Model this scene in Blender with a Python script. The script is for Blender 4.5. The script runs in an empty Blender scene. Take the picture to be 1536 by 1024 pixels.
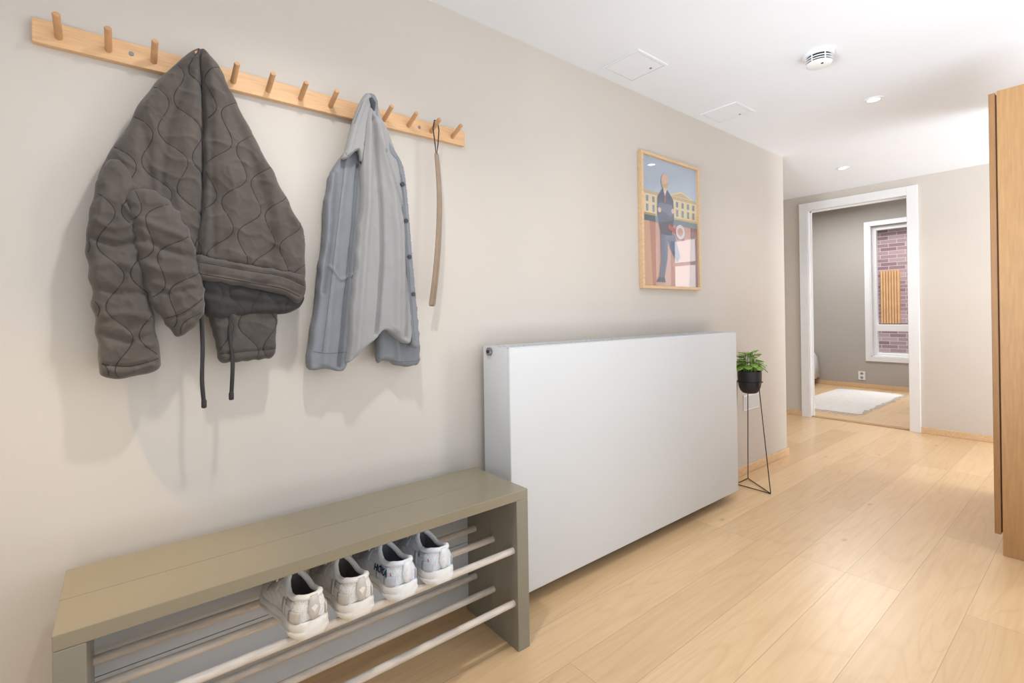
import bpy, bmesh, math, random
import numpy as np
from mathutils import Vector, Matrix, noise
from mathutils.geometry import delaunay_2d_cdt
random.seed(7)
S = bpy.context.scene
COL = S.collection
PI = math.pi
S.view_settings.view_transform = 'Standard'

# ------------------------------------------------------------------ camera
FOC = 730.0; PPX, PPY = 768.0, 471.0
ROLL = math.radians(0.85); YAW = math.radians(51.17)
CAM = Vector((1.585, 0.0, 1.10))
FW = Vector((-math.sin(YAW), math.cos(YAW), 0)); RT = Vector((math.cos(YAW), math.sin(YAW), 0)); UP = Vector((0, 0, 1))
cd = bpy.data.cameras.new('camera'); cam = bpy.data.objects.new('camera', cd); COL.objects.link(cam)
cd.sensor_width = 36; cd.lens = 36 * FOC / 1536; cd.shift_y = -(512 - PPY) / 1536; cd.clip_start = 0.02
cr = RT * math.cos(ROLL) - UP * math.sin(ROLL); cu = UP * math.cos(ROLL) + RT * math.sin(ROLL)
m = Matrix.Identity(4)
for i in range(3):
    m[i][0] = cr[i]; m[i][1] = cu[i]; m[i][2] = -FW[i]; m[i][3] = CAM[i]
cam.matrix_world = m
S.camera = cam

def pix(u, v, ax, val):
    """photo measurement -> point on the world plane axis=val"""
    px, py = u - PPX, PPY - v
    h = px * math.cos(ROLL) + py * math.sin(ROLL); w = -px * math.sin(ROLL) + py * math.cos(ROLL)
    d = FW * FOC + RT * h + UP * w
    return CAM + d * ((val - CAM[ax]) / d[ax])

# ------------------------------------------------------------------ materials
def lin(c):
    return tuple((x / 255 / 12.92) if x / 255 <= .04045 else ((x / 255 + .055) / 1.055) ** 2.4 for x in c) + (1,)

def mat(name, rgb, rough=.6, metal=0, var=.06, scale=8, bump=0, bscale=60, stretch=None, spec=.5, emit=0, coat=0, sheen=0):
    M = bpy.data.materials.new(name); M.use_nodes = True
    nt = M.node_tree; N = nt.nodes; L = nt.links
    b = N['Principled BSDF']; b.inputs['Roughness'].default_value = rough; b.inputs['Metallic'].default_value = metal
    b.inputs['Specular IOR Level'].default_value = spec
    if coat: b.inputs['Coat Weight'].default_value = coat
    if sheen: b.inputs['Sheen Weight'].default_value = sheen
    c = lin(rgb)
    tc = N.new('ShaderNodeTexCoord'); mp = N.new('ShaderNodeMapping'); L.new(tc.outputs['Object'], mp.inputs['Vector'])
    if stretch: mp.inputs['Scale'].default_value = stretch
    nz = N.new('ShaderNodeTexNoise'); nz.inputs['Scale'].default_value = scale; nz.inputs['Detail'].default_value = 4
    L.new(mp.outputs[0], nz.inputs['Vector'])
    rp = N.new('ShaderNodeValToRGB')
    rp.color_ramp.elements[0].color = tuple(x * (1 - var) for x in c[:3]) + (1,); rp.color_ramp.elements[1].color = tuple(min(1, x * (1 + var)) for x in c[:3]) + (1,)
    rp.color_ramp.elements[0].position = .3; rp.color_ramp.elements[1].position = .7
    L.new(nz.outputs['Fac'], rp.inputs[0]); L.new(rp.outputs[0], b.inputs['Base Color'])
    if bump:
        n2 = N.new('ShaderNodeTexNoise'); n2.inputs['Scale'].default_value = bscale; L.new(mp.outputs[0], n2.inputs['Vector'])
        bp = N.new('ShaderNodeBump'); bp.inputs['Strength'].default_value = bump; bp.inputs['Distance'].default_value = .002
        L.new(n2.outputs['Fac'], bp.inputs['Height']); L.new(bp.outputs[0], b.inputs['Normal'])
    if emit:
        b.inputs['Emission Color'].default_value = c; b.inputs['Emission Strength'].default_value = emit
    return M

def floor_mat(name, base=(229, 196, 153)):
    M = bpy.data.materials.new(name); M.use_nodes = True
    nt = M.node_tree; N = nt.nodes; L = nt.links; b = N['Principled BSDF']
    b.inputs['Roughness'].default_value = .28
    tc = N.new('ShaderNodeTexCoord'); mp = N.new('ShaderNodeMapping'); mp.inputs['Rotation'].default_value = (0, 0, PI / 2)
    mp.inputs['Location'].default_value = (.35, .06, 0)
    L.new(tc.outputs['Object'], mp.inputs['Vector'])
    br = N.new('ShaderNodeTexBrick'); L.new(mp.outputs[0], br.inputs['Vector'])
    br.inputs['Scale'].default_value = 1; br.inputs['Brick Width'].default_value = 2.0; br.inputs['Row Height'].default_value = .185
    br.inputs['Mortar Size'].default_value = .0010; br.inputs['Mortar Smooth'].default_value = .3; br.offset = .37; br.offset_frequency = 3
    c = lin(base)
    br.inputs['Color1'].default_value = (c[0] * .91, c[1] * .885, c[2] * .85, 1)
    br.inputs['Color2'].default_value = (c[0] * 1.05, c[1] * 1.05, c[2] * 1.05, 1)
    br.inputs['Mortar'].default_value = tuple(x * .6 for x in c[:3]) + (1,)
    ad = N.new('ShaderNodeVectorMath'); ad.operation = 'MULTIPLY_ADD'; L.new(br.outputs['Color'], ad.inputs[0])
    m2 = N.new('ShaderNodeMapping'); m2.inputs['Scale'].default_value = (14, .7, 1); L.new(tc.outputs['Object'], m2.inputs['Vector'])
    ad.inputs[1].default_value = (40, 40, 40); L.new(m2.outputs[0], ad.inputs[2])
    nz = N.new('ShaderNodeTexNoise'); nz.inputs['Scale'].default_value = 5; nz.inputs['Detail'].default_value = 5; nz.inputs['Distortion'].default_value = .5
    L.new(ad.outputs[0], nz.inputs['Vector'])
    mx = N.new('ShaderNodeMix'); mx.data_type = 'RGBA'; mx.blend_type = 'MULTIPLY'
    r1 = N.new('ShaderNodeValToRGB'); r1.color_ramp.elements[0].position = .3; r1.color_ramp.elements[1].position = .62
    r1.color_ramp.elements[0].color = (.86, .80, .73, 1); r1.color_ramp.elements[1].color = (1, 1, 1, 1)
    L.new(nz.outputs['Fac'], r1.inputs[0])
    mx.inputs[0].default_value = .5
    L.new(br.outputs['Color'], mx.inputs[6]); L.new(r1.outputs[0], mx.inputs[7])
    # broad cathedral figure
    m6 = N.new('ShaderNodeMapping'); m6.inputs['Scale'].default_value = (5, .5, 1); L.new(tc.outputs['Object'], m6.inputs['Vector'])
    a2 = N.new('ShaderNodeVectorMath'); a2.operation = 'MULTIPLY_ADD'; L.new(br.outputs['Color'], a2.inputs[0]); a2.inputs[1].default_value = (23, 31, 17); L.new(m6.outputs[0], a2.inputs[2])
    n6 = N.new('ShaderNodeTexNoise'); n6.inputs['Scale'].default_value = 1.3; n6.inputs['Detail'].default_value = 1; L.new(a2.outputs[0], n6.inputs['Vector'])
    mm = N.new('ShaderNodeMath'); mm.operation = 'MULTIPLY'; mm.inputs[1].default_value = 26; L.new(n6.outputs['Fac'], mm.inputs[0])
    fr = N.new('ShaderNodeMath'); fr.operation = 'PINGPONG'; fr.inputs[1].default_value = 1; L.new(mm.outputs[0], fr.inputs[0])
    r2 = N.new('ShaderNodeValToRGB'); r2.color_ramp.elements[0].color = (.78, .69, .58, 1); r2.color_ramp.elements[1].color = (1, 1, 1, 1); r2.color_ramp.elements[1].position = .35
    L.new(fr.outputs[0], r2.inputs[0])
    m3 = N.new('ShaderNodeMix'); m3.data_type = 'RGBA'; m3.blend_type = 'MULTIPLY'; m3.inputs[0].default_value = .23
    L.new(mx.outputs[2], m3.inputs[6]); L.new(r2.outputs[0], m3.inputs[7])
    # knots
    vo = N.new('ShaderNodeTexVoronoi'); vo.voronoi_dimensions = '2D'; vo.inputs['Scale'].default_value = 1.35
    m4 = N.new('ShaderNodeMapping'); m4.inputs['Scale'].default_value = (1.5, .7, 1); L.new(tc.outputs['Object'], m4.inputs['Vector']); L.new(m4.outputs[0], vo.inputs['Vector'])
    r3 = N.new('ShaderNodeValToRGB'); r3.color_ramp.elements[0].color = (.6, .46, .34, 1); r3.color_ramp.elements[1].color = (1, 1, 1, 1)
    r3.color_ramp.elements[0].position = .004; r3.color_ramp.elements[1].position = .03
    L.new(vo.outputs['Distance'], r3.inputs[0])
    m5 = N.new('ShaderNodeMix'); m5.data_type = 'RGBA'; m5.blend_type = 'MULTIPLY'; m5.inputs[0].default_value = .65
    L.new(m3.outputs[2], m5.inputs[6]); L.new(r3.outputs[0], m5.inputs[7])
    L.new(m5.outputs[2], b.inputs['Base Color'])
    bp = N.new('ShaderNodeBump'); bp.inputs['Strength'].default_value = .05; bp.inputs['Distance'].default_value = .002
    L.new(nz.outputs['Fac'], bp.inputs['Height']); L.new(bp.outputs[0], b.inputs['Normal'])
    return M

def brick_mat(name):
    M = bpy.data.materials.new(name); M.use_nodes = True
    nt = M.node_tree; N = nt.nodes; L = nt.links; b = N['Principled BSDF']; b.inputs['Roughness'].default_value = .9
    tc = N.new('ShaderNodeTexCoord'); mp = N.new('ShaderNodeMapping'); mp.inputs['Rotation'].default_value = (-PI / 2, 0, 0)
    L.new(tc.outputs['Object'], mp.inputs['Vector'])
    br = N.new('ShaderNodeTexBrick'); L.new(mp.outputs[0], br.inputs['Vector']); br.inputs['Scale'].default_value = 1
    br.inputs['Brick Width'].default_value = .27; br.inputs['Row Height'].default_value = .075; br.inputs['Mortar Size'].default_value = .006
    br.inputs['Color1'].default_value = lin((138, 108, 114)); br.inputs['Color2'].default_value = lin((184, 156, 156)); br.inputs['Mortar'].default_value = lin((198, 186, 184))
    L.new(br.outputs['Color'], b.inputs['Base Color'])
    return M

def knit_mat(name, rgb):
    """engineered mesh: fine dot grid darkening over the base colour"""
    M = mat(name, rgb, .8, var=.05, scale=40)
    nt = M.node_tree; N = nt.nodes; L = nt.links; b = N['Principled BSDF']
    tc = N.new('ShaderNodeTexCoord'); vo = N.new('ShaderNodeTexVoronoi'); vo.inputs['Scale'].default_value = 260; vo.inputs['Randomness'].default_value = .35
    L.new(tc.outputs['Object'], vo.inputs['Vector'])
    r = N.new('ShaderNodeValToRGB'); r.color_ramp.elements[0].color = (.58, .58, .59, 1); r.color_ramp.elements[0].position = .12; r.color_ramp.elements[1].position = .45
    L.new(vo.outputs['Distance'], r.inputs[0])
    mx = N.new('ShaderNodeMix'); mx.data_type = 'RGBA'; mx.blend_type = 'MULTIPLY'; mx.inputs[0].default_value = .8
    src = b.inputs['Base Color'].links[0].from_socket
    L.new(src, mx.inputs[6]); L.new(r.outputs[0], mx.inputs[7]); L.new(mx.outputs[2], b.inputs['Base Color'])
    return M

def glass_mat(name, refl=.06):
    M = bpy.data.materials.new(name); M.use_nodes = True
    nt = M.node_tree; N = nt.nodes; L = nt.links; N.remove(N['Principled BSDF'])
    o = N['Material Output']; t = N.new('ShaderNodeBsdfTransparent'); g = N.new('ShaderNodeBsdfGlossy'); g.inputs['Roughness'].default_value = .015
    mx = N.new('ShaderNodeMixShader'); mx.inputs[0].default_value = refl
    L.new(t.outputs[0], mx.inputs[1]); L.new(g.outputs[0], mx.inputs[2]); L.new(mx.outputs[0], o.inputs[0])
    return M

M_WALL = mat('wall_paint', (209, 201, 192), .75, var=.015, scale=2, bump=.04, bscale=250)
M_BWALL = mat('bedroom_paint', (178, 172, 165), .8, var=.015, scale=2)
M_CEIL = mat('ceiling_paint', (236, 240, 246), .8, var=.008, scale=2)
M_FLOOR = floor_mat('oak_floor')
M_WHITE = mat('white_gloss', (236, 236, 237), .35, var=.01)
M_RAD = mat('radiator_enamel', (212, 214, 216), .35, var=.008, scale=3)
M_OAKT = mat('oak_trim', (222, 188, 148), .5, var=.1, scale=14, stretch=(6, 1, 6))
M_RAIL = mat('birch_rail', (228, 184, 138), .5, var=.09, scale=16, stretch=(6, 1, 14))
M_PEG = mat('birch_peg', (204, 156, 112), .45, var=.1, scale=30)
M_STEEL = mat('steel', (150, 150, 150), .3, metal=1)
M_BENCH = mat('bench_paint', (138, 132, 118), .3, var=.02, scale=10, bump=.05, bscale=120)
M_BTOP = mat('bench_top_paint', (143, 133, 112), .2, var=.015, scale=6, bump=.04, bscale=120)
M_BBACK = mat('bench_back_paint', (206, 209, 212), .5, var=.03, scale=10)
M_ROD = mat('pine_rod', (213, 202, 190), .5, var=.14, scale=18, stretch=(8, 1, 8))
M_DARK = mat('dark_gap', (40, 40, 42), .8)
M_BROWN = mat('hinge_brown', (92, 64, 42), .7)
M_BLACK = mat('black_metal', (28, 28, 30), .45)
M_POT = mat('pot_black', (34, 34, 37), .5)
M_SOIL = mat('soil', (60, 45, 35), .95, var=.3, scale=80)
M_LEAF = mat('leaf', (132, 168, 74), .35, var=.25, scale=14)
M_WARD = mat('wardrobe_oak', (190, 146, 97), .5, var=.1, scale=10, stretch=(10, 10, .8))
M_WARD2 = mat('wardrobe_oak_edge', (166, 122, 78), .5, var=.1, scale=10, stretch=(10, 10, .8))
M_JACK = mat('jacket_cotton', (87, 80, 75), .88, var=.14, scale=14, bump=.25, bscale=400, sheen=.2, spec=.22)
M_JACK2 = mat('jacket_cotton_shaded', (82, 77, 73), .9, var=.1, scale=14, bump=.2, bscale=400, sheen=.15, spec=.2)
M_STITCH = mat('jacket_thread', (50, 45, 42), .9)
M_SSTITCH = mat('shirt_thread', (114, 114, 116), .9)
M_LINING = mat('jacket_lining', (60, 57, 57), .85, var=.1, scale=20, sheen=.1, spec=.2)
M_CORD = mat('jacket_cord', (52, 50, 50), .8)
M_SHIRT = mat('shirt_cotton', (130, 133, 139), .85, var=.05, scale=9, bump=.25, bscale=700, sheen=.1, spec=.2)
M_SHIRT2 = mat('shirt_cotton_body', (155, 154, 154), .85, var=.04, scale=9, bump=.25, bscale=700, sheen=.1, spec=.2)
M_BTN = mat('button', (52, 56, 66), .4)
M_HORN = mat('shoehorn_wood', (156, 136, 116), .45, var=.08, scale=20)
M_LEATHER = mat('leather_dark', (60, 48, 40), .6)
M_GLASS = glass_mat('glass')
M_PGLASS = glass_mat('picture_glass', .14)
M_RUG = mat('rug_cotton', (224, 220, 214), .95, var=.14, scale=30, bump=.9, bscale=90, stretch=(1, 8, 1))
M_BED = mat('bed_linen', (225, 226, 228), .9, var=.02)

# ------------------------------------------------------------------ mesh builder
class MB:
    def __init__(s): s.v = []; s.f = []; s.mi = []
    def add(s, vs, fs, k=0):
        o = len(s.v); s.v += [Vector(p) for p in vs]; s.f += [tuple(i + o for i in f) for f in fs]; s.mi += [k] * len(fs)
    def box(s, a, b, k=0):
        x0, x1 = sorted((a[0], b[0])); y0, y1 = sorted((a[1], b[1])); z0, z1 = sorted((a[2], b[2]))
        s.add([(x0, y0, z0), (x1, y0, z0), (x1, y1, z0), (x0, y1, z0), (x0, y0, z1), (x1, y0, z1), (x1, y1, z1), (x0, y1, z1)],
              [(0, 3, 2, 1), (4, 5, 6, 7), (0, 1, 5, 4), (1, 2, 6, 5), (2, 3, 7, 6), (3, 0, 4, 7)], k); return s
    def tube(s, path, r, seg=12, closed=False, cap=True, mk=0):
        P = [Vector(p) for p in path]; n = len(P); rs = r if isinstance(r, (list, tuple)) else [r] * n
        vs = []; prev = None
        for i in range(n):
            if closed: t = P[(i + 1) % n] - P[i - 1]
            else: t = P[min(i + 1, n - 1)] - P[max(i - 1, 0)]
            t.normalize()
            if prev is None:
                a = Vector((0, 0, 1)) if abs(t.z) < .9 else Vector((1, 0, 0)); nrm = t.cross(a).normalized()
            else:
                nrm = (prev - t * prev.dot(t)).normalized()
            prev = nrm; bn = t.cross(nrm)
            for k in range(seg):
                an = 2 * PI * k / seg; vs.append(P[i] + (nrm * math.cos(an) + bn * math.sin(an)) * rs[i])
        fs = []
        for i in range(n if closed else n - 1):
            j = (i + 1) % n
            for k in range(seg):
                k2 = (k + 1) % seg; fs.append((i * seg + k, i * seg + k2, j * seg + k2, j * seg + k))
        if cap and not closed:
            fs.append(tuple(range(seg))[::-1]); fs.append(tuple((n - 1) * seg + k for k in range(seg)))
        s.add(vs, fs, mk); return s
    def lathe(s, c, prof, seg=40):
        c = Vector(c); vs = []; fs = []
        for r, z in prof:
            for k in range(seg):
                a = 2 * PI * k / seg; vs.append(c + Vector((r * math.cos(a), r * math.sin(a), z)))
        n = len(prof)
        for i in range(n - 1):
            for k in range(seg):
                k2 = (k + 1) % seg; fs.append((i * seg + k, i * seg + k2, (i + 1) * seg + k2, (i + 1) * seg + k))
        fs.append(tuple(range(seg))[::-1]); fs.append(tuple((n - 1) * seg + k for k in range(seg)))
        s.add(vs, fs); return s
    def grid(s, rows, closed=False):
        n = len(rows[0]); vs = [p for r in rows for p in r]; fs = []
        for i in range(len(rows) - 1):
            for k in range(n if closed else n - 1):
                k2 = (k + 1) % n; fs.append((i * n + k, i * n + k2, (i + 1) * n + k2, (i + 1) * n + k))
        s.add(vs, fs); return s
    def build(s, name, mats, parent=None, smooth=False, bevel=0, solid=0, fixn=True):
        off = Vector((0, 0, 0)); p = parent
        while p: off += p.location; p = p.parent
        me = bpy.data.meshes.new(name); me.from_pydata([v - off for v in s.v], [], s.f)
        if not isinstance(mats, (list, tuple)): mats = [mats]
        for q in mats: me.materials.append(q)
        me.polygons.foreach_set('material_index', s.mi)
        if fixn:
            bm = bmesh.new(); bm.from_mesh(me); bmesh.ops.recalc_face_normals(bm, faces=bm.faces); bm.to_mesh(me); bm.free()
        if smooth:
            me.polygons.foreach_set('use_smooth', [True] * len(me.polygons)); me.set_sharp_from_angle(angle=math.radians(50))
        o = bpy.data.objects.new(name, me); COL.objects.link(o)
        if parent: o.parent = parent
        if bevel:
            b = o.modifiers.new('bevel', 'BEVEL'); b.width = bevel; b.segments = 2; b.limit_method = 'ANGLE'
        if solid:
            b = o.modifiers.new('solid', 'SOLIDIFY'); b.thickness = solid; b.offset = 0
        return o

def thing(name, label, cat, loc, group=None):
    o = bpy.data.objects.new(name, None); COL.objects.link(o); o.location = loc; o.empty_display_size = .05
    return tag(o, label, cat, group)
def tag(o, label, cat, group=None):
    o['label'] = label; o['category'] = cat
    if group: o['group'] = group
    return o
def struct(name, mb, m, label=None, cat=None, **k):
    o = mb.build(name, m, **k); o['kind'] = 'structure'
    if label: o['label'] = label; o['category'] = cat or 'structure'
    return o

# ------------------------------------------------------------------ setting
CE = 2.265; YC = 3.945; YF = 5.50; YB = 8.10
BXR = 1.35                                   # right wall of the bedroom
struct('floor', MB().box((-3, -3, -.08), (4.2, YF + .06, 0)), M_FLOOR, 'light oak plank floor of the hallway', 'floor')
struct('ceiling', MB().box((-3, -3, CE), (4.2, YF + .1, CE + .12)), M_CEIL, 'smooth white hallway ceiling', 'ceiling')
struct('wall_left', MB().box((-.14, -3, 0), (0, YC, CE)), M_WALL, 'long greige wall carrying the peg rail and radiator', 'wall')
DX0, DX1, DZ = -.39, .415, 2.11
VX0, VX1, VZ0, VZ1 = 1.66, 2.04, 1.36, 2.02   # unseen window added for the bright reflection in the poster glass
w = MB(); w.box((-3, YF, 0), (DX0 - .02, YF + .1, CE)); w.box((DX0 - .02, YF, DZ + .02), (DX1 + .02, YF + .1, CE))
w.box((DX1 + .02, YF, 0), (VX0, YF + .1, CE)); w.box((VX1, YF, 0), (4.2, YF + .1, CE)); w.box((VX0, YF, 0), (VX1, YF + .1, VZ0)); w.box((VX0, YF, VZ1), (VX1, YF + .1, CE))
struct('wall_far', w, M_WALL, 'greige end wall with the bedroom doorway', 'wall')
f = MB(); t = .06
f.box((VX0 - t, YF - .016, VZ0 - t), (VX0 + .02, YF + .08, VZ1 + t)); f.box((VX1 - .02, YF - .016, VZ0 - t), (VX1 + t, YF + .08, VZ1 + t)); f.box((VX0 + .02, YF - .016, VZ1 - .02), (VX1 - .02, YF + .08, VZ1 + t)); f.box((VX0 + .02, YF - .016, VZ0 - t), (VX1 - .02, YF + .08, VZ0 + .02)); f.box((VX0 + .02, YF + .02, 1.68), (VX1 - .02, YF + .06, 1.72))
struct('reflection_window', f, M_WHITE, 'small white window added behind the wardrobe for the poster reflection', 'window')
struct('wall_recess', MB().box((-3.1, YC - 1, 0), (-3, YF, CE)), M_WALL, 'end wall of the side passage behind the corner', 'wall')
struct('baseboard_left', MB().box((0, -3, 0), (.014, YC + .012, .055)), M_OAKT, 'oak baseboard along the long left wall', 'baseboard', bevel=.003)
CW = .080                                    # casing width
b = MB(); b.box((-3, YF - .014, 0), (DX0 - CW, YF, .055)); b.box((DX1 + CW, YF - .014, 0), (4.2, YF, .055))
struct('baseboard_far', b, M_OAKT, 'oak baseboard along the end wall', 'baseboard', bevel=.003)
# door casing
c = MB(); cz = DZ + CW
c.box((DX0 - CW, YF - .016, 0), (DX0, YF, cz)); c.box((DX1, YF - .016, 0), (DX1 + CW, YF, cz)); c.box((DX0, YF - .016, DZ), (DX1, YF, cz))
dr = struct('door_1', c, M_WHITE, 'white cased doorway opening to the bedroom', 'doorway', bevel=.003)
j = MB(); j.box((DX0 - .02, YF - .01, 0), (DX0, YF + .11, DZ + .02)); j.box((DX1, YF - .01, 0), (DX1 + .02, YF + .11, DZ + .02)); j.box((DX0, YF - .01, DZ), (DX1, YF + .11, DZ + .02))
j.box((DX0, YF + .05, 0), (DX0 + .012, YF + .075, DZ)); j.box((DX1 - .012, YF + .05, 0), (DX1, YF + .075, DZ)); j.box((DX0, YF + .05, DZ - .012), (DX1, YF + .075, DZ))
j.build('door_lining', M_WHITE, dr)
k = MB(); k.box((DX1 - .003, YF + .02, .95), (DX1, YF + .045, 1.13)); k.build('strike_plate', M_STEEL, dr)
struct('trim_1', MB().box((DX0, YF + .02, 0), (DX1, YF + .09, .008)), mat('threshold_oak', (186, 148, 106), .5, var=.1), 'oak threshold strip in the bedroom doorway', 'threshold')
# bedroom
struct('floor_bedroom', MB().box((-3, YF + .06, -.08), (BXR, YB + .2, -.002)), M_FLOOR, 'oak plank floor of the bedroom', 'floor')
struct('ceiling_bedroom', MB().box((-3, YF + .1, 2.56), (BXR, YB + .25, 2.66)), M_CEIL, 'white bedroom ceiling', 'ceiling')
WX0, WX1, WZ0, WZ1 = -.55, .33, .44, 2.24
w = MB(); w.box((-3, YB, 0), (WX0, YB + .2, 2.56)); w.box((WX1, YB, 0), (BXR, YB + .2, 2.56)); w.box((WX0, YB, 0), (WX1, YB + .2, WZ0)); w.box((WX0, YB, WZ1), (WX1, YB + .2, 2.56))
struct('wall_bedroom', w, M_BWALL, 'dusky greige bedroom wall with the window', 'wall')
w = MB(); w.box((-3.1, YF + .1, 0), (-3, YB, 2.56)); w.box((BXR, YF + .1, 0), (BXR + .1, YB, 2.56)); w.box((-3, YF + .1, CE), (BXR, YF + .14, 2.56))
struct('wall_bedroom_side', w, M_BWALL, 'side walls of the bedroom', 'wall')
struct('baseboard_bedroom', MB().box((-3, YB - .014, 0), (BXR, YB, .055)), M_OAKT, 'oak baseboard under the bedroom window', 'baseboard')
f = MB(); t = .065
f.box((WX0 - t, YB - .018, WZ0 - t), (WX0, YB, WZ1 + t)); f.box((WX1, YB - .018, WZ0 - t), (WX1 + t, YB, WZ1 + t)); f.box((WX0, YB - .018, WZ1), (WX1, YB, WZ1 + t)); f.box((WX0, YB - .018, WZ0 - t), (WX1, YB, WZ0))
wn = struct('window_1', f, M_WHITE, 'white framed bedroom window', 'window', bevel=.003)
f = MB(); q = .055; ya, yb = YB + .07, YB + .13
f.box((WX0, ya, WZ0), (WX0 + q, yb, WZ1)); f.box((WX1 - q, ya, WZ0), (WX1, yb, WZ1)); f.box((WX0 + q, ya, WZ1 - q), (WX1 - q, yb, WZ1)); f.box((WX0 + q, ya, WZ0), (WX1 - q, yb, WZ0 + .05)); f.box((WX0 + q, ya - .02, .79), (WX1 - q, yb, .88))
f.build('window_frame', M_WHITE, wn, bevel=.004)
f = MB(); f.box((WX0, YB - .01, WZ0 - .001), (WX1, YB + .1, WZ0 + .012)); f.box((WX0 - .001, YB - .01, WZ0), (WX0 + .01, YB + .1, WZ1)); f.build('window_lining', M_WHITE, wn)
def pane_y(x0, x1, y, z0, z1):
    p = MB(); p.add([(x0, y, z0), (x1, y, z0), (x1, y, z1), (x0, y, z1)], [(0, 1, 2, 3)]); return p
for z0, z1 in ((WZ0 + .05, .79), (.88, WZ1 - q)):
    pane_y(WX0 + q, WX1 - q, YB + .10, z0, z1).build('pane', M_GLASS, wn, fixn=False)

# outside building
YO = 12.0
bb = thing('brick_building', 'mauve brick building seen through the bedroom window', 'building', (-1, YO, -3))
MB().box((-9, YO, -3), (2.6, YO + .4, 9)).build('wall', brick_mat('mauve_brick'), bb)
p0 = pix(1321, 485, 1, YO - .05); p1 = pix(1349, 405, 1, YO - .05)
sp = MB(); n = 7
for i in range(n):
    xa = p0.x + (p1.x - p0.x) * i / n; sp.box((xa + .010, YO - .045, p0.z), (xa + (p1.x - p0.x) / n - .010, YO - .02, p1.z))
sp.box((p0.x, YO - .025, p0.z), (p1.x, YO, p1.z), 1)
sp.build('slat_panel', [mat('slats', (222, 176, 124), .6, var=.1), mat('slat_gap', (196, 148, 100), .8)], bb)
p2 = pix(1318, 343, 1, YO - .05)
MB().box((p2.x - .3, YO - .12, p2.z), (2.6, YO, p2.z + .5)).build('lintel', mat('lintel', (90, 84, 88), .7), bb)
struct('ground', MB().box((-12, YB + .5, -3.2), (12, 16, -3)), mat('paving', (150, 148, 145), .9), 'grey paving outside below the bedroom window', 'ground')

# ------------------------------------------------------------------ ceiling fittings
M_HGAP = mat('hatch_gap', (120, 120, 122), .8)
def hatch(x0, x1, y0, y1, label):
    o = thing('ceiling_hatch', label, 'ceiling hatch', ((x0 + x1) / 2, (y0 + y1) / 2, CE), 'ceiling hatches above the radiator')
    g = .012
    f = MB(); z = CE - .005
    f.box((x0, y0, z), (x1, y0 + g, CE)); f.box((x0, y1 - g, z), (x1, y1, CE)); f.box((x0, y0 + g, z), (x0 + g, y1 - g, CE)); f.box((x1 - g, y0 + g, z), (x1, y1 - g, CE))
    f.build('frame', M_CEIL, o)
    e = g + .003
    MB().box((x0 + e, y0 + e, CE - .0042), (x1 - e, y1 - e, CE - .001)).build('panel', M_CEIL, o)
    MB().box((x0 + g, y0 + g, CE - .0012), (x1 - g, y1 - g, CE)).build('gap', M_HGAP, o)
    MB().lathe(((x0 + x1) / 2 + .04, y1 - .045, CE - .006), [(.006, 0), (.006, .002)], 16).build('latch', M_STEEL, o)
hatch(.06, .27, 1.795, 2.025, 'square white ceiling hatch nearer the peg rail')
hatch(.05, .27, 2.685, 2.91, 'square white ceiling hatch above the framed poster, farther down the hall')

sx, sy = .746, 2.49; k_ = .93
sd = thing('smoke_detector', 'round white smoke detector with dark slots on the ceiling', 'smoke detector', (sx, sy, CE))
def sc(pr): return [(r_ * k_, z_) for r_, z_ in pr]
MB().lathe((sx, sy, CE), sc([(.066, 0), (.066, -.012), (.06, -.016)])).build('base', M_WHITE, sd, smooth=True)
MB().lathe((sx, sy, CE), sc([(.051, -.014), (.051, -.046)])).build('sensor_core', mat('sensor_dark', (18, 18, 20), .8), sd, smooth=True)
r = MB()
for z in (-.026, -.037): r.lathe((sx, sy, CE), sc([(.05, z), (.058, z), (.058, z - .003), (.05, z - .003)]))
for a in range(6):
    aa = a * PI / 3 + .3; rr = .0545 * k_; r.tube([(sx + rr * math.cos(aa), sy + rr * math.sin(aa), CE - .014), (sx + rr * math.cos(aa), sy + rr * math.sin(aa), CE - .048)], .0028, 6)
r.build('slot_ring', M_WHITE, sd, smooth=True)
MB().lathe((sx, sy, CE), sc([(.056, -.046), (.053, -.052), (.04, -.057), (.012, -.059)])).build('cover', M_WHITE, sd, smooth=True)
MB().lathe((sx + .02, sy - .02, CE), [(.005, -.055), (.005, -.0595)], 12).build('indicator', M_DARK, sd)

M_BULB = mat('bulb', (255, 250, 242), .3, emit=6)
def spot(x, y, e, col=(1, .98, .95), ang=140, target=None, z=None, soft=.035, blend=.9):
    l = bpy.data.lights.new('spot', 'SPOT'); l.energy = e; l.spot_size = math.radians(ang); l.spot_blend = blend; l.shadow_soft_size = soft; l.color = col
    lo = bpy.data.objects.new('spot', l); COL.objects.link(lo); lo.location = (x, y, CE - .03 if z is None else z)
    if target: lo.rotation_euler = (Vector(target) - lo.location).to_track_quat('-Z', 'Y').to_euler()
def downlight(x, y, label, energy):
    o = thing('downlight', label, 'downlight', (x, y, CE), 'recessed ceiling downlights')
    r = MB(); rows = []
    for rr, z in ((.045, 0), (.045, -.004), (.040, -.006), (.030, -.004), (.028, 0)):
        rows.append([(x + rr * math.cos(2 * PI * k / 32), y + rr * math.sin(2 * PI * k / 32), CE + z) for k in range(32)])
    r.grid(rows, closed=True); r.build('trim_ring', M_WHITE, o, smooth=True)
    MB().lathe((x, y, CE), [(.029, 0), (.029, -.002)], 24).build('lens', M_BULB, o)
    spot(x, y, energy)
downlight(.748, 3.28, 'lit recessed ceiling downlight nearer the smoke detector', 13)
downlight(.178, 4.66, 'smaller looking lit downlight near the bedroom doorway', 22)
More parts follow.
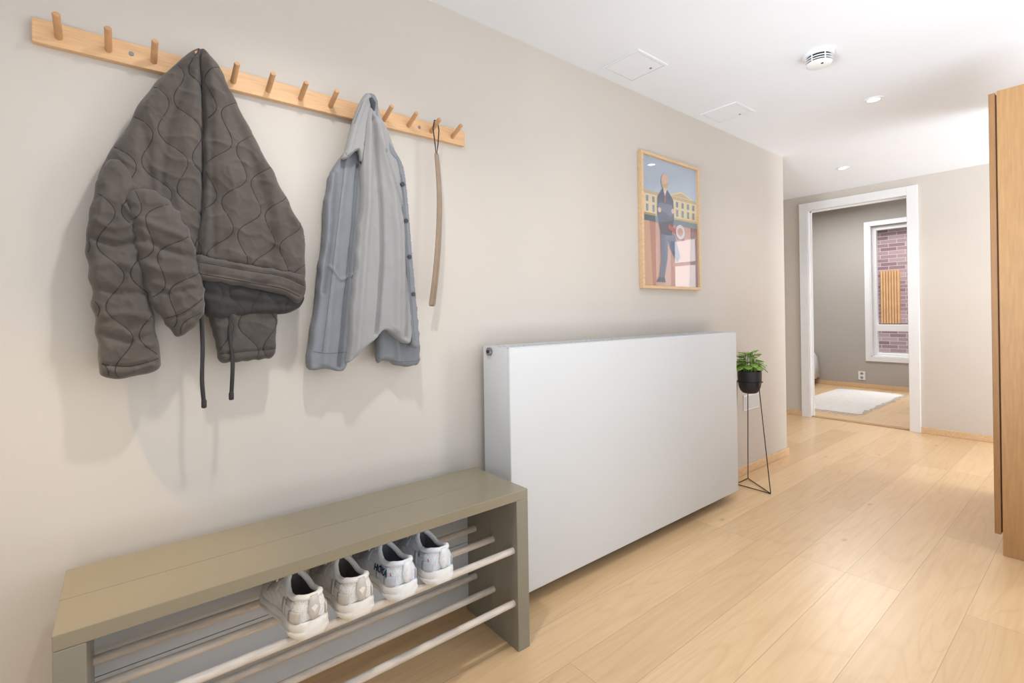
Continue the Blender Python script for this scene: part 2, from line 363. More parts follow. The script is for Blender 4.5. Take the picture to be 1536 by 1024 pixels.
# lamp row continues overhead; the last is an added warm spot for the bench
spot(.75, 1.72, 8); spot(.68, .42, 35); spot(.46, -.50, 75, (1, .72, .34), 31, (.22, -.08, .5))
# added fill spot behind the camera, brightening the far ceiling
spot(1.0, -1.3, 560, (.86, .93, 1), 36, (.95, 4.4, 2.26), .5, .5, 1.0)

# ------------------------------------------------------------------ peg rail
a0 = pix(47, 25, 0, .018); a1 = pix(47, 63, 0, .018); b0 = pix(697, 197, 0, .018); b1 = pix(697, 218, 0, .018)
RY0, RY1 = a0.y, b0.y; RZ1 = (a0.z + b0.z) / 2; RZ0 = (a1.z + b1.z) / 2
pr = thing('peg_rail', 'long light wood coat rail with thirteen dowel pegs', 'coat rack', (0, (RY0 + RY1) / 2, RZ0))
MB().box((0, RY0, RZ0), (.019, RY1, RZ1)).build('board', M_RAIL, pr, bevel=.002)
pegu = [88, 161, 231, 293, 353, 406, 457, 502, 545, 582, 618, 653, 685]
zc = (RZ0 + RZ1) / 2
pegy = [pix(u + 1, 130, 0, .06).y for u in pegu]
A = np.polyfit(range(13), pegy, 1); pegy = [A[0] * i + A[1] for i in range(13)]
for y in pegy:
    P0 = Vector((.015, y, zc - .006)); D = Vector((math.cos(.38), 0, math.sin(.38))); Ln = .072
    MB().tube([P0, P0 + D * (Ln - .002), P0 + D * Ln], [.0075, .0075, .006], 16).build('peg', M_PEG, pr, smooth=True)
for u, v in ((197, 77), (629, 192)):
    q = pix(u, v, 0, .019)
    MB().tube([(.018, q.y, zc), (.0205, q.y, zc)], .0055, 14).build('screw', M_STEEL, pr)

# ------------------------------------------------------------------ cloth
def catmull(P, step, closed=True):
    P = [np.array(p, float) for p in P]; n = len(P); out = []
    rng = range(n) if closed else range(n - 1)
    for i in rng:
        if closed: p0, p1, p2, p3 = P[i - 1], P[i], P[(i + 1) % n], P[(i + 2) % n]
        else: p0, p1, p2, p3 = P[max(i - 1, 0)], P[i], P[i + 1], P[min(i + 2, n - 1)]
        k = max(1, int(round(np.linalg.norm(p2 - p1) / step)))
        for q in range(k):
            t = q / k
            c = .5 * ((2 * p1) + (-p0 + p2) * t + (2 * p0 - 5 * p1 + 4 * p2 - p3) * t * t + (-p0 + 3 * p1 - 3 * p2 + p3) * t ** 3)
            l = p1 + (p2 - p1) * t
            out.append(c * .8 + l * .2)
    if not closed: out.append(P[-1])
    return np.array(out)
def segdist(Q, A, B):
    d = np.full(len(Q), 1e9)
    for a, b in zip(A, B):
        ab = b - a; L2 = (ab ** 2).sum() + 1e-12
        t = np.clip(((Q - a) @ ab) / L2, 0, 1)
        d = np.minimum(d, np.sqrt((((Q - a) - t[:, None] * ab) ** 2).sum(1)))
    return d
def inside(Q, P):
    r = np.zeros(len(Q), bool); n = len(P)
    for i in range(n):
        a, b = P[i], P[i - 1]
        c = ((a[1] > Q[:, 1]) != (b[1] > Q[:, 1])) & (Q[:, 0] < (b[0] - a[0]) * (Q[:, 1] - a[1]) / (b[1] - a[1] + 1e-15) + a[0])
        r ^= c
    return r
def cloth(name, px, X, tf, tb, m, parent, res=.006, edge=.05, folds=(), quilt=None, wr=.003, wl=.09, seed=0, aniso=None, seams=(), crinkle=0, thread=None, ew=.0, cs=(16, 16)):
    """a garment panel: exact outline in the wall plane, padded towards the room with folds, puffs and stitch lines"""
    rs = np.random.RandomState(seed)
    B = catmull([tuple(pix(u, v, 0, X).yz) for u, v in px], res)
    if ew:   # slightly uneven cloth edge
        nb = len(B); k = np.arange(nb); wob = np.zeros((nb, 2))
        for o in range(4):
            fq = rs.randint(6, 26); wob += ew * np.stack([np.sin(2 * PI * fq * k / nb + rs.uniform(0, 6)), np.sin(2 * PI * fq * k / nb + rs.uniform(0, 6))], 1) / 2
        B = B + wob
    nx = np.roll(B, -1, 0)
    lo, hi = B.min(0), B.max(0)
    ys = np.arange(lo[0], hi[0], res); zs = np.arange(lo[1], hi[1], res * .87)
    G = np.array([(y + (res / 2 if i % 2 else 0), z) for i, z in enumerate(zs) for y in ys])
    G = G[inside(G, B)]
    G = G[segdist(G, B, nx) > res * .55]
    r = delaunay_2d_cdt([Vector(p) for p in B] + [Vector(p) for p in G], [], [list(range(len(B)))], 1, 1e-6)
    V = np.array([tuple(v) for v in r[0]]); F = r[2]
    fl = [(catmull([tuple(pix(u, v, 0, X).yz) for u, v in pl], .02, False), wd, am) for pl, wd, am in folds]
    waves = []
    for o in range(6):
        an = rs.uniform(0, PI) if aniso is None else aniso + rs.uniform(-.22, .22)
        waves.append((an, wl * rs.uniform(.6, 1.7), rs.uniform(0, 6.28)))
    def hgt(Q):
        d = segdist(Q, B, nx); e = np.clip(d / edge, 0, 1); prof = np.sqrt(1 - (1 - e) ** 2); fade = np.clip(d / .015, 0, 1)
        h = tf * prof
        for q, wd, am in fl: h = h + am * np.exp(-(segdist(Q, q[:-1], q[1:]) / wd) ** 2) * fade
        acc = 0
        for an, l, ph in waves:
            s = Q[:, 0] * math.cos(an) + Q[:, 1] * math.sin(an); t = -Q[:, 0] * math.sin(an) + Q[:, 1] * math.cos(an)
            acc = acc + np.sin(2 * PI * s / l + ph + .9 * np.sin(2 * PI * t / (l * 4) + ph * 2)) / 2.2
        h = h + wr * acc * fade
        if crinkle:
            rg = np.array([1 - abs(noise.noise(Vector((p[0] * cs[0] + seed, p[1] * cs[1], seed * 3.1)))) * 2.2 for p in Q])
            r2 = np.array([1 - abs(noise.noise(Vector((p[0] * cs[0] * 2.1 + seed, p[1] * cs[1] * 1.9, 7 + seed * 1.7)))) * 2.2 for p in Q])
            h = h + crinkle * (np.clip(rg, 0, 1) ** 3 + .5 * np.clip(r2, 0, 1) ** 3 - .4) * fade
        if quilt:
            ang, W, Am, Lw, dep = quilt
            s = Q[:, 0] * math.cos(ang) + Q[:, 1] * math.sin(ang); t = -Q[:, 0] * math.sin(ang) + Q[:, 1] * math.cos(ang)
            best = np.full(len(Q), 1e9); k0 = np.round(s / W)
            for dk in (-1, 0, 1):
                k = k0 + dk; sg = np.where(np.mod(k, 2) == 0, 1, -1)
                ln = k * W + sg * Am * np.cos(2 * PI * t / Lw); sl = Am * 2 * PI / Lw * np.sin(2 * PI * t / Lw)
                best = np.minimum(best, np.abs(s - ln) / np.sqrt(1 + sl ** 2))
            h = h + fade * dep * (1 - np.exp(-(best / .009)) * 1.2)
        return h, d, prof
    h, d, prof = hgt(V); bd = d < 1e-5; back = -tb * prof
    mb = MB(); n = len(V)
    mb.v = [Vector((X + (0 if bd[i] else h[i]), V[i][0], V[i][1])) for i in range(n)]
    idx = {}
    for i in range(n):
        if bd[i]: idx[i] = i
        else: idx[i] = len(mb.v); mb.v.append(Vector((max(.004, X + back[i]), V[i][0], V[i][1])))
    for f_ in F:
        mb.f.append(tuple(f_)); mb.f.append(tuple(idx[i] for i in f_)[::-1])
    mb.mi = [0] * len(mb.f)
    lines = [catmull([tuple(pix(u, v, 0, X).yz) for u, v in s_], .006, False) for s_ in seams]
    if quilt:
        ang, W, Am, Lw, dep = quilt; ca, sa = math.cos(ang), math.sin(ang)
        ss = B[:, 0] * ca + B[:, 1] * sa; tt = -B[:, 0] * sa + B[:, 1] * ca
        for k in range(int(ss.min() / W) - 1, int(ss.max() / W) + 2):
            sg = 1 if k % 2 == 0 else -1; t = np.arange(tt.min(), tt.max(), .005)
            s = k * W + sg * (Am - .0012) * np.cos(2 * PI * t / Lw)
            lines.append(np.stack([s * ca - t * sa, s * sa + t * ca], 1))
    for ln in lines:
        ok = inside(ln, B) & (segdist(ln, B, nx) > .004)
        hh = hgt(ln)[0]; run = []
        for i in range(len(ln) + 1):
            if i < len(ln) and ok[i]: run.append((X + hh[i] + .0002, ln[i][0], ln[i][1]))
            else:
                if len(run) > 3: mb.tube(run, .0010, 5, mk=1)
                run = []
    o = mb.build(name, [m, thread or M_STITCH], parent, fixn=False)
    o.data.polygons.foreach_set('use_smooth', [True] * len(o.data.polygons))
    return o

# --- quilted jacket
jy = pix(297, 320, 0, .06)
JK = thing('quilted_jacket', 'charcoal brown quilted jacket with drawcords hanging from the rail', 'jacket', (.06, jy.y, pix(297, 560, 0, .06).z))
QW, QA, QL, QD = .054, .022, .15, .0036
JC = dict(crinkle=.0042, ew=.0016, cs=(18, 18))
cloth('back_panel', [(298, 73), (288, 76), (272, 88), (255, 104), (236, 120), (213, 150), (192, 187), (172, 217), (152, 250), (144, 285), (150, 330), (190, 360), (222, 400), (258, 440), (300, 418), (330, 400), (345, 300), (330, 180), (316, 100), (308, 80)],
      .055, .034, .04, M_JACK, JK, res=.004, edge=.06, quilt=(.25, QW, QA, QL, QD), wr=.0025, wl=.14, seed=1, **JC,
      folds=[([(296, 90), (285, 180), (270, 300), (262, 400)], .02, .008), ([(302, 95), (303, 250), (302, 400)], .007, -.022), ([(240, 130), (200, 230), (190, 330)], .03, .010), ([(215, 200), (225, 300), (205, 350)], .012, -.011), ([(285, 110), (250, 200), (240, 290)], .010, -.007)])
cloth('front_panel', [(299, 74), (309, 78), (322, 92), (335, 113), (352, 150), (380, 205), (411, 262), (437, 313), (455, 346), (457, 385), (455, 424), (420, 414), (370, 403), (296, 388), (301, 330), (305, 250), (305, 170), (301, 110)],
      .075, .030, .05, M_JACK, JK, res=.004, edge=.026, quilt=(-.24, QW, QA, QL, QD), wr=.0025, wl=.16, seed=2, **JC,
      folds=[([(312, 100), (330, 200), (345, 300), (350, 390)], .022, .008), ([(330, 130), (375, 240), (400, 330), (405, 400)], .016, -.009), ([(345, 160), (400, 280), (430, 390)], .02, .008), ([(312, 150), (316, 260), (318, 380)], .008, -.006)])
cloth('hem_band', [(294, 383), (330, 388), (372, 396), (412, 403), (440, 408), (456, 414), (458, 436), (449, 455), (438, 452), (424, 443), (400, 437), (370, 431), (330, 425), (296, 418)],
      .088, .024, .05, M_JACK, JK, res=.004, edge=.012, wr=.002, wl=.05, seed=3, crinkle=.003, ew=.001, folds=[([(296, 394), (370, 406), (420, 414), (452, 428)], .004, -.004), ([(296, 408), (370, 421), (420, 430), (448, 442)], .004, -.004)],
      seams=[[(298, 394), (370, 407), (420, 415), (453, 429)], [(298, 411), (370, 424), (420, 433), (446, 445)]])
cloth('lining', [(298, 412), (370, 428), (430, 440), (456, 444), (450, 460), (430, 470), (400, 472), (370, 474), (335, 480), (306, 470)],
      .072, .024, .03, M_LINING, JK, res=.005, edge=.02, wr=.003, seed=4, crinkle=.003, quilt=(.1, .045, .016, .12, .004), folds=[([(310, 440), (380, 455), (450, 455)], .01, -.006)])
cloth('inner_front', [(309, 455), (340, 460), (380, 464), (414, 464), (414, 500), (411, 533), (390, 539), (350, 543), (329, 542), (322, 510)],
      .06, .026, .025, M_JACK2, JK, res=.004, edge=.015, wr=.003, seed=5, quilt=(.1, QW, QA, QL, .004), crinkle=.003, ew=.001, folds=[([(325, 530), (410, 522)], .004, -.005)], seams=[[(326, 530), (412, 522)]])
SFOLD = [([(135, 330), (175, 345), (215, 330)], .010, .009), ([(135, 355), (170, 370), (212, 360)], .008, -.011), ([(135, 400), (180, 395), (220, 410)], .012, .008), ([(138, 430), (180, 440), (225, 440)], .009, -.009), ([(150, 475), (190, 470), (230, 478)], .010, .007), ([(150, 500), (190, 512), (235, 500)], .008, -.008), ([(152, 545), (195, 548), (240, 537)], .005, -.005)]
cloth('sleeve', [(165, 240), (148, 265), (133, 320), (129, 375), (135, 430), (143, 490), (147, 545), (152, 563), (172, 567), (205, 564), (238, 553), (241, 536), (234, 490), (226, 450), (222, 400), (220, 350), (212, 290), (190, 245)],
      .075, .030, .05, M_JACK, JK, res=.004, edge=.036, quilt=(.10, QW, QA, QL, QD), wr=.0025, wl=.12, seed=6, crinkle=.005, ew=.002, folds=SFOLD, seams=[[(150, 545), (195, 548), (240, 536)]])
cloth('sleeve', [(196, 285), (188, 305), (197, 345), (207, 395), (217, 430), (228, 458), (246, 482), (262, 503), (275, 503), (292, 489), (306, 468), (306, 430), (298, 396), (285, 350), (262, 310), (230, 285)],
      .094, .026, .05, M_JACK, JK, res=.004, edge=.036, quilt=(-.38, QW, QA, QL, QD), wr=.0025, wl=.12, seed=7, crinkle=.005, ew=.002,
      folds=[([(205, 330), (240, 345), (285, 360)], .010, .008), ([(205, 355), (245, 375), (292, 388)], .009, -.009), ([(215, 395), (250, 410), (298, 410)], .012, .008), ([(222, 430), (255, 440), (303, 430)], .009, -.008), ([(248, 480), (275, 470), (304, 450)], .005, -.005)], seams=[[(246, 478), (275, 468), (305, 446)]])
for path in ([(302, 470), (304, 520), (303, 570), (306, 606)], [(350, 455), (344, 480), (349, 540), (347, 594)]):
    X = .092
    pts = [pix(u, v, 0, X) for u, v in path]
    q = catmull([tuple(p.yz) for p in pts], .01, False)
    rb = MB(); rows = []
    for i, (a, b_) in enumerate(q):
        tw = .5 * math.sin(i * .35)
        rows.append([(X - .005 * math.sin(tw), a - .005 * math.cos(tw), b_), (X, a, b_), (X + .005 * math.sin(tw), a + .005 * math.cos(tw), b_)])
    rb.grid(rows)
    cdv = rb.build('drawcord', M_CORD, JK, smooth=True, solid=.0022)
    e = pts[-1]
    MB().tube([(X, e.y, e.z + .012), (X, e.y, e.z + .008), (X, e.y, e.z - .008), (X, e.y, e.z - .010)], [.0045, .0062, .0062, .004], 12).build('cord_end', M_CORD, cdv, smooth=True)

# --- overshirt
sy_ = pix(556, 350, 0, .06)
SH = thing('overshirt', 'pale blue grey button overshirt hanging by its collar', 'shirt', (.06, sy_.y, pix(550, 555, 0, .06).z))
SC = dict(crinkle=.0030, thread=M_SSTITCH, ew=.0018, cs=(11, 5))
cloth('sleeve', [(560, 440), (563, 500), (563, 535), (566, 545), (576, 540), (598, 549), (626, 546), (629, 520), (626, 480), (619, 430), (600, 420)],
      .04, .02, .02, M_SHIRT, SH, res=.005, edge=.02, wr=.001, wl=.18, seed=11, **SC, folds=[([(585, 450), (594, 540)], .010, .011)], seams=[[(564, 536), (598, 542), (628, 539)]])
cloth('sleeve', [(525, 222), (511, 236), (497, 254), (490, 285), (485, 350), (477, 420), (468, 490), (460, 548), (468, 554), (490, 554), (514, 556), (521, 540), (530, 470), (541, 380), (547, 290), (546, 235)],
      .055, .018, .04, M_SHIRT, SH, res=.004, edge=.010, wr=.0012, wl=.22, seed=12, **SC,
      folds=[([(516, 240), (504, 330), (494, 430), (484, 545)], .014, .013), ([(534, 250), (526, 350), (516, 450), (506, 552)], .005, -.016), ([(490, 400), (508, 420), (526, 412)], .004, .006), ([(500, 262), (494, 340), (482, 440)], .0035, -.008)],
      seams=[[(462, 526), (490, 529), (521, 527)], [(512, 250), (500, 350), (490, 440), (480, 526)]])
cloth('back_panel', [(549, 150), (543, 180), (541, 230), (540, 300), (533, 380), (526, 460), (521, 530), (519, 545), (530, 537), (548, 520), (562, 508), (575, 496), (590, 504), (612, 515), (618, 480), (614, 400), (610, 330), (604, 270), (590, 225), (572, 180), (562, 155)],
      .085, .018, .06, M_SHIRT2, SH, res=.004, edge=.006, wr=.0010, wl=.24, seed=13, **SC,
      folds=[([(551, 170), (550, 260), (544, 380), (532, 530)], .012, .013), ([(556, 180), (568, 300), (570, 400), (562, 500)], .006, -.017), ([(564, 190), (588, 300), (594, 400), (592, 500)], .013, .012), ([(575, 230), (604, 330), (607, 430), (606, 505)], .004, -.009)])
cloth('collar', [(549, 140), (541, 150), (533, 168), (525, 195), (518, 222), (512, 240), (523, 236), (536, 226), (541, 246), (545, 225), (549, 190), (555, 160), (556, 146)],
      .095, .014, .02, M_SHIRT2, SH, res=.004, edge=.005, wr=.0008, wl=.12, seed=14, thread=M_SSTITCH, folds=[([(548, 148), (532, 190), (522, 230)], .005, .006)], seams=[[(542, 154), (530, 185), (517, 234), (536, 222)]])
cloth('collar', [(551, 141), (560, 143), (566, 156), (567, 175), (575, 198), (588, 222), (602, 246), (594, 244), (578, 226), (563, 195), (556, 165)],
      .09, .014, .02, M_SHIRT, SH, res=.004, edge=.005, wr=.0008, wl=.12, seed=15)
MB().tube([pix(556, 147, 0, .108), pix(559, 154, 0, .108), pix(560, 166, 0, .104)], [.006, .010, .004], 12).build('collar_shade', mat('collar_shadow', (72, 74, 80), .9), SH, smooth=True)  # dark lump standing for the shade inside the collar opening
pk = cloth('placket', [(590, 226), (603, 247), (608, 270), (612, 310), (616, 360), (621, 420), (627, 490), (628, 520), (617, 515), (611, 440), (606, 370), (602, 310), (598, 265)],
      .095, .011, .03, M_SHIRT, SH, res=.0045, edge=.006, wr=.0006, wl=.12, seed=16, thread=M_SSTITCH, seams=[[(600, 262), (605, 310), (609, 370), (614, 440), (620, 510)]])
for u, v in ((604, 276), (609, 331), (614, 385), (620, 441)):
    q = pix(u, v, 0, .106)
    MB().tube([(.101, q.y, q.z), (.108, q.y, q.z), (.109, q.y, q.z)], [.0075, .0075, .006], 16).build('button', M_BTN, pk, smooth=True)

# --- shoehorn
hp = [(655, 229), (657, 260), (658, 300), (657, 340), (655, 380), (652, 420), (648, 459)]
HX = .055
SHN = thing('shoehorn', 'long curved brown shoehorn on a dark loop, hanging from the rail', 'shoehorn', (HX, pix(655, 300, 0, HX).y, pix(648, 459, 0, HX).z))
q = catmull([tuple(pix(u, v, 0, HX).yz) for u, v in hp], .012, False)
rows = []
n = len(q)
for i, (y, z) in enumerate(q):
    t = i / (n - 1); hw = .0085 + .0035 * t; bow = .018 * math.sin(PI * t)
    if i in (0, n - 1): hw *= .6
    row = []
    for k in range(9):
        a = -1 + 2 * k / 8
        row.append((HX + bow * .5 - .010 * (1 - a * a) * (.3 + .7 * t), y + a * hw, z))
    rows.append(row)
MB().grid(rows).build('blade', M_HORN, SHN, smooth=True, solid=.004)
y0, z0 = q[0]
py = pegy[11]; pz = zc + .012
lp = [(HX, py - .006, pz + .012), (HX, py - .012, pz - .02), (HX, y0 - .006, z0 + .03), (HX - .003, y0, z0 - .012), (HX, y0 + .006, z0 + .03), (HX, py + .012, pz - .02), (HX, py + .006, pz + .012)]
MB().tube(lp, .0022, 8, closed=True).build('hanging_loop', M_LEATHER, SHN, smooth=True)

# ------------------------------------------------------------------ radiator
XB, XR, Y0, Y1, Z0, Z1 = .03, .192, 1.105, 2.80, .052, .978
RD = thing('radiator', 'large white flat panel radiator beside the shoe bench', 'radiator', (.1, (Y0 + Y1) / 2, 0))
MB().box((XR - .014, Y0 + .001, Z0), (XR, Y1 - .001, Z1 - .004)).build('front_panel', M_RAD, RD, bevel=.004)
MB().box((XB, Y0 + .01, Z0 + .01), (XB + .014, Y1 - .01, Z1 - .02)).build('back_panel', M_RAD, RD, bevel=.003)
for y in (Y0, Y1 - .003):
    MB().box((XB, y, Z0 + .01), (XR - .012, y + .003, Z1 - .002)).build('side_panel', M_RAD, RD)
g = MB()
for x in (XB + .004, XB + .045, XR - .062, XR - .02): g.box((x, Y0 + .003, Z1 - .006), (x + .014, Y1 - .003, Z1 - .001))
for i in range(57):
    y = Y0 + .003 + i * (Y1 - Y0 - .012) / 56; g.box((XB + .004, y, Z1 - .007), (XR - .008, y + .005, Z1 - .002))
g.build('top_grille', M_RAD, RD)
f = MB()
for i in range(60):
    y = Y0 + .03 + i * (Y1 - Y0 - .06) / 59; f.box((XB + .02, y, Z0 + .04), (XR - .02, y + .002, Z1 - .06))
f.build('convector_fins', M_RAD, RD)
for y in (Y0 + .25, Y1 - .25):
    MB().box((0, y, .2), (XB, y + .04, .85)).build('bracket', M_STEEL, RD)
    MB().box((XB, y, Z0 + .01), (XR - .02, y + .02, Z0 + .03)).build('cross_bar', M_RAD, RD)
q = pix(735, 527, 1, Y0)
vp = MB().tube([(q.x, Y0 + .004, q.z), (q.x, Y0 - .008, q.z), (q.x, Y0 - .01, q.z)], [.016, .016, .013], 24).build('vent_plug', M_STEEL, RD, smooth=True)
MB().tube([(q.x, Y0 - .009, q.z), (q.x, Y0 - .0125, q.z)], .007, 6).build('vent_screw', M_DARK, vp)

# ------------------------------------------------------------------ bench
BX0, BX1, BY0, BY1, BZ = .05, .356, -.105, 1.045, .522
BN = thing('shoe_bench', 'olive grey painted shoe bench with open wooden rod shelves', 'bench', ((BX0 + BX1) / 2, (BY0 + BY1) / 2, 0))
T = .031; E = .048; xm = BX0 + (BX1 - BX0) * .52
for xa, xb in ((BX0, xm - .0004), (xm + .0004, BX1)):
    MB().box((xa, BY0, BZ - T), (xb, BY1, BZ)).build('seat_board', M_BTOP, BN, bevel=.0022)
for ya in (BY0, BY1 - E):
    pnl = MB()
    pnl.box((BX0, ya, 0), (xm - .0005, ya + E, BZ - T)); pnl.box((xm + .0005, ya, 0), (BX1, ya + E, BZ - T))
    pnl.build('end_panel', M_BENCH, BN, bevel=.002)
for za, zb_ in ((.05, .255), (.257, BZ - T)):
    MB().box((BX0 + .002, BY0 + E - .004, za), (BX0 + .014, BY1 - E + .004, zb_)).build('back_board', M_BBACK, BN, bevel=.0008)
RR = .0105
for z in (.323, .15):
    for x in (.113, .223, .333):
        MB().tube([(x, BY0 + E - .006, z), (x, BY1 - E + .006, z)], RR, 20).build('rod', M_ROD, BN, smooth=True)

# ------------------------------------------------------------------ shoes
def lerp(tab, t):
    for (a, va), (b_, vb) in zip(tab, tab[1:]):
        if t <= b_:
            k = (t - a) / (b_ - a); k = k * k * (3 - 2 * k) * .5 + k * .5; return va + (vb - va) * k
    return tab[-1][1]
WT = [(0, .016), (.015, .027), (.05, .036), (.12, .0395), (.3, .037), (.45, .0385), (.62, .046), (.75, .049), (.88, .043), (.95, .031), (.985, .018), (1, .004)]
HT = [(0, .098), (.06, .095), (.15, .086), (.26, .080), (.36, .090), (.44, .104), (.55, .094), (.7, .072), (.85, .058), (.95, .048), (1, .036)]
OT = [(0, .009), (.02, .016), (.06, .0235), (.15, .0265), (.3, .0255), (.38, .022), (.44, .012), (.465, .001), (1, .0008)]
LS = .255
ST = [0, .008, .02, .04, .07, .11, .16, .22, .28, .34, .4, .44, .465, .5, .55, .6, .65, .7, .75, .8, .85, .9, .93, .955, .975, .99, 1]
def zb(t): return .020 * max(0, (t - .72) / .28) ** 2 + .012 * max(0, (.1 - t) / .1) ** 2
def zt(t): return .040 - .012 * t + .5 * zb(t)
def make_shoe(label, group, m_up, m_sole, m_line, m_over, m_tab, m_smooth, text=None, stripes=None):
    o = thing('running_shoe', label, 'shoe', (0, 0, 0), group)
    rows = []
    for t in ST:
        w_ = lerp(WT, t); x = -LS * t + (.010 if t < .015 else .008 if t < .03 else .004 if t < .05 else 0); a, b_ = zb(t), zt(t); hh = b_ - a
        wav = .0025 * math.sin(t * 22)
        prof = [(.86, 0), (1.0, .006), (1.13, hh * .30), (1.13, hh * .42 + wav), (1.02, hh * .50 + wav), (1.10, hh * .62 + wav), (1.09, hh * .86), (1.03, hh), (.8, hh + .002)]
        rows.append([(x, -w_ * q_, a + z_) for q_, z_ in prof] + [(x, w_ * q_, a + z_) for q_, z_ in prof[::-1]])
    nn_ = len(rows[0])
    s_ = MB().grid(rows, closed=True); s_.f += [tuple(range(nn_)), tuple(len(rows) * nn_ - nn_ + i for i in range(nn_))[::-1]]; s_.mi += [0, 0]
    so = s_.build('sole', m_sole, o, smooth=True)
    s2 = MB(); rr2 = []
    for t in ST[1:-1]:
        w_ = lerp(WT, t); x = -LS * t; rr2.append([(x, -w_ * .82, zb(t) - .001), (x, w_ * .82, zb(t) - .001), (x, w_ * .94, zb(t) + .005), (x, -w_ * .94, zb(t) + .005)])
    s2.grid(rr2, closed=True); s2.build('tread', m_over, so)
    # upper
    up = MB(); NA = 10
    secs = {}
    for sgn in (-1, 1):
        rows = []
        for t in ST:
            w_ = lerp(WT, t) * .99; H = lerp(HT, t); ow = min(lerp(OT, t), w_ * .8); th = math.acos(ow / w_); x = -LS * t
            z_ = zt(t); row = []
            for k in range(NA + 1):
                a = th * k / NA; hh = (math.sin(a) / math.sin(th)) ** .9
                lean = .004 * math.sin(PI * hh) * (1 if t < .05 else 0)
                row.append((x + lean, sgn * w_ * math.cos(a), z_ + (H - z_) * hh))
            rows.append(row)
        up.grid(rows); secs[sgn] = rows
    l0, r0 = secs[-1][0], secs[1][0]
    up.grid([[l0[k], r0[k]] for k in range(NA + 1)])
    uo = up.build('upper', m_up, o, smooth=True)
    # layered panels, each a piece of its own
    for sgn in (-1, 1):
        for nm, t0, t1, k0, k1, push in (('heel_counter', .01, .2, 0, 4, .0018), ('side_panel', .24, .38, 0, 6, .0014), ('quarter_panel', .09, .3, 5, 8, .0012), ('lace_panel', .50, .7, 3, 9, .0012), ('toe_guard', .85, 1, 0, 5, .0014)):
            ii = [i for i, t in enumerate(ST) if t0 <= t <= t1]
            rows = []
            for i in ii:
                r_ = secs[sgn][i]; rows.append([(p[0] + (push if i < 3 else (-push if i > 22 else 0)), p[1] + sgn * push, p[2] + push * .6) for p in r_[k0:k1 + 1]])
            MB().grid(rows).build(nm, m_over, uo, smooth=True, solid=.0014)
    # lining
    ln = MB(); rows = []
    for i, t in enumerate(ST):
        if t > .45: break
        ow = min(lerp(OT, t), lerp(WT, t) * .79); H = lerp(HT, t) - .002; x = -LS * t - .003 * (t < .03); fl = zt(t) + .008
        rows.append([(x, -ow * .98, H), (x, -ow * 1.1, (H + fl) / 2), (x, -ow * .9, fl), (x, ow * .9, fl), (x, ow * 1.1, (H + fl) / 2), (x, ow * .98, H)])
    ln.grid(rows); r0 = rows[0]; ln.add(r0, [(0, 1, 2, 3, 4, 5)]); r0 = rows[-1]; ln.add(r0, [(0, 1, 2, 3, 4, 5)])
    ln.build('lining', m_line, o, smooth=True)
    # collar
    path = []
    ti = [t for t in ST if t <= .44]
    for t in ti[::-1]: path.append((-LS * t, -min(lerp(OT, t), .99), lerp(HT, t)))
    for t in ti: path.append((-LS * t, lerp(OT, t), lerp(HT, t)))
    MB().tube(path, .0066, 10).build('collar', m_smooth, o, smooth=True)
    # tongue
    rows = []
    for t, z_ in ((.38, .132), (.40, .126), (.45, .111), (.52, .101), (.62, .088), (.70, .075)):
        hw = .021 if t < .42 else .017; x = -LS * t
        rows.append([(x, -hw, z_ - .005), (x, -hw * .5, z_), (x, 0, z_ + .0015), (x, hw * .5, z_), (x, hw, z_ - .005)])
    MB().grid(rows).build('tongue', m_over, o, smooth=True, solid=.007)
    lc = []
    for t in (.46, .50, .54, .58, .62, .67):
        z_ = lerp(HT, t); lc += [(-LS * t, -.022, z_ - .008), (-LS * (t + .01), -.010, z_ + .006), (-LS * (t + .012), .010, z_ + .006), (-LS * (t + .012), .022, z_ - .008)]
    MB().tube(lc, .0026, 6).build('lace', m_smooth, o, smooth=True)
    for sgn in (-1, 1):
        MB().tube([(-LS * .47, 0, .112), (-LS * .46, sgn * .016, .118), (-LS * .48, sgn * .030, .106), (-LS * .52, sgn * .034, .090)], .0022, 6).build('lace', m_smooth, o, smooth=True)
    # heel tab
    ht = MB()
    ht.grid([[(.0065, -.010 * k, z_), (.0085, 0, z_), (.0065, .010 * k, z_)] for z_, k in ((.050, .6), (.062, 1.1), (.075, 1.3), (.090, 1.0), (.103, .8))])
    tb = ht.build('heel_tab', m_tab, o, smooth=True, solid=.003)
    em = MB(); em.add([(.0110, -.008, .078), (.0112, 0, .066), (.0110, .008, .078), (.0112, 0, .084)], [(0, 1, 2, 3)]); em.build('emblem', m_smooth, tb, solid=.0008)
    if stripes:
        for sgn in (-1, 1):
            base = [Vector((-.008, sgn * .0335, .058)), Vector((-.012, sgn * .0345, .066)), Vector((-.018, sgn * .034, .074))]
            MB().tube(base, .0011, 6).build('stripe', stripes, uo)
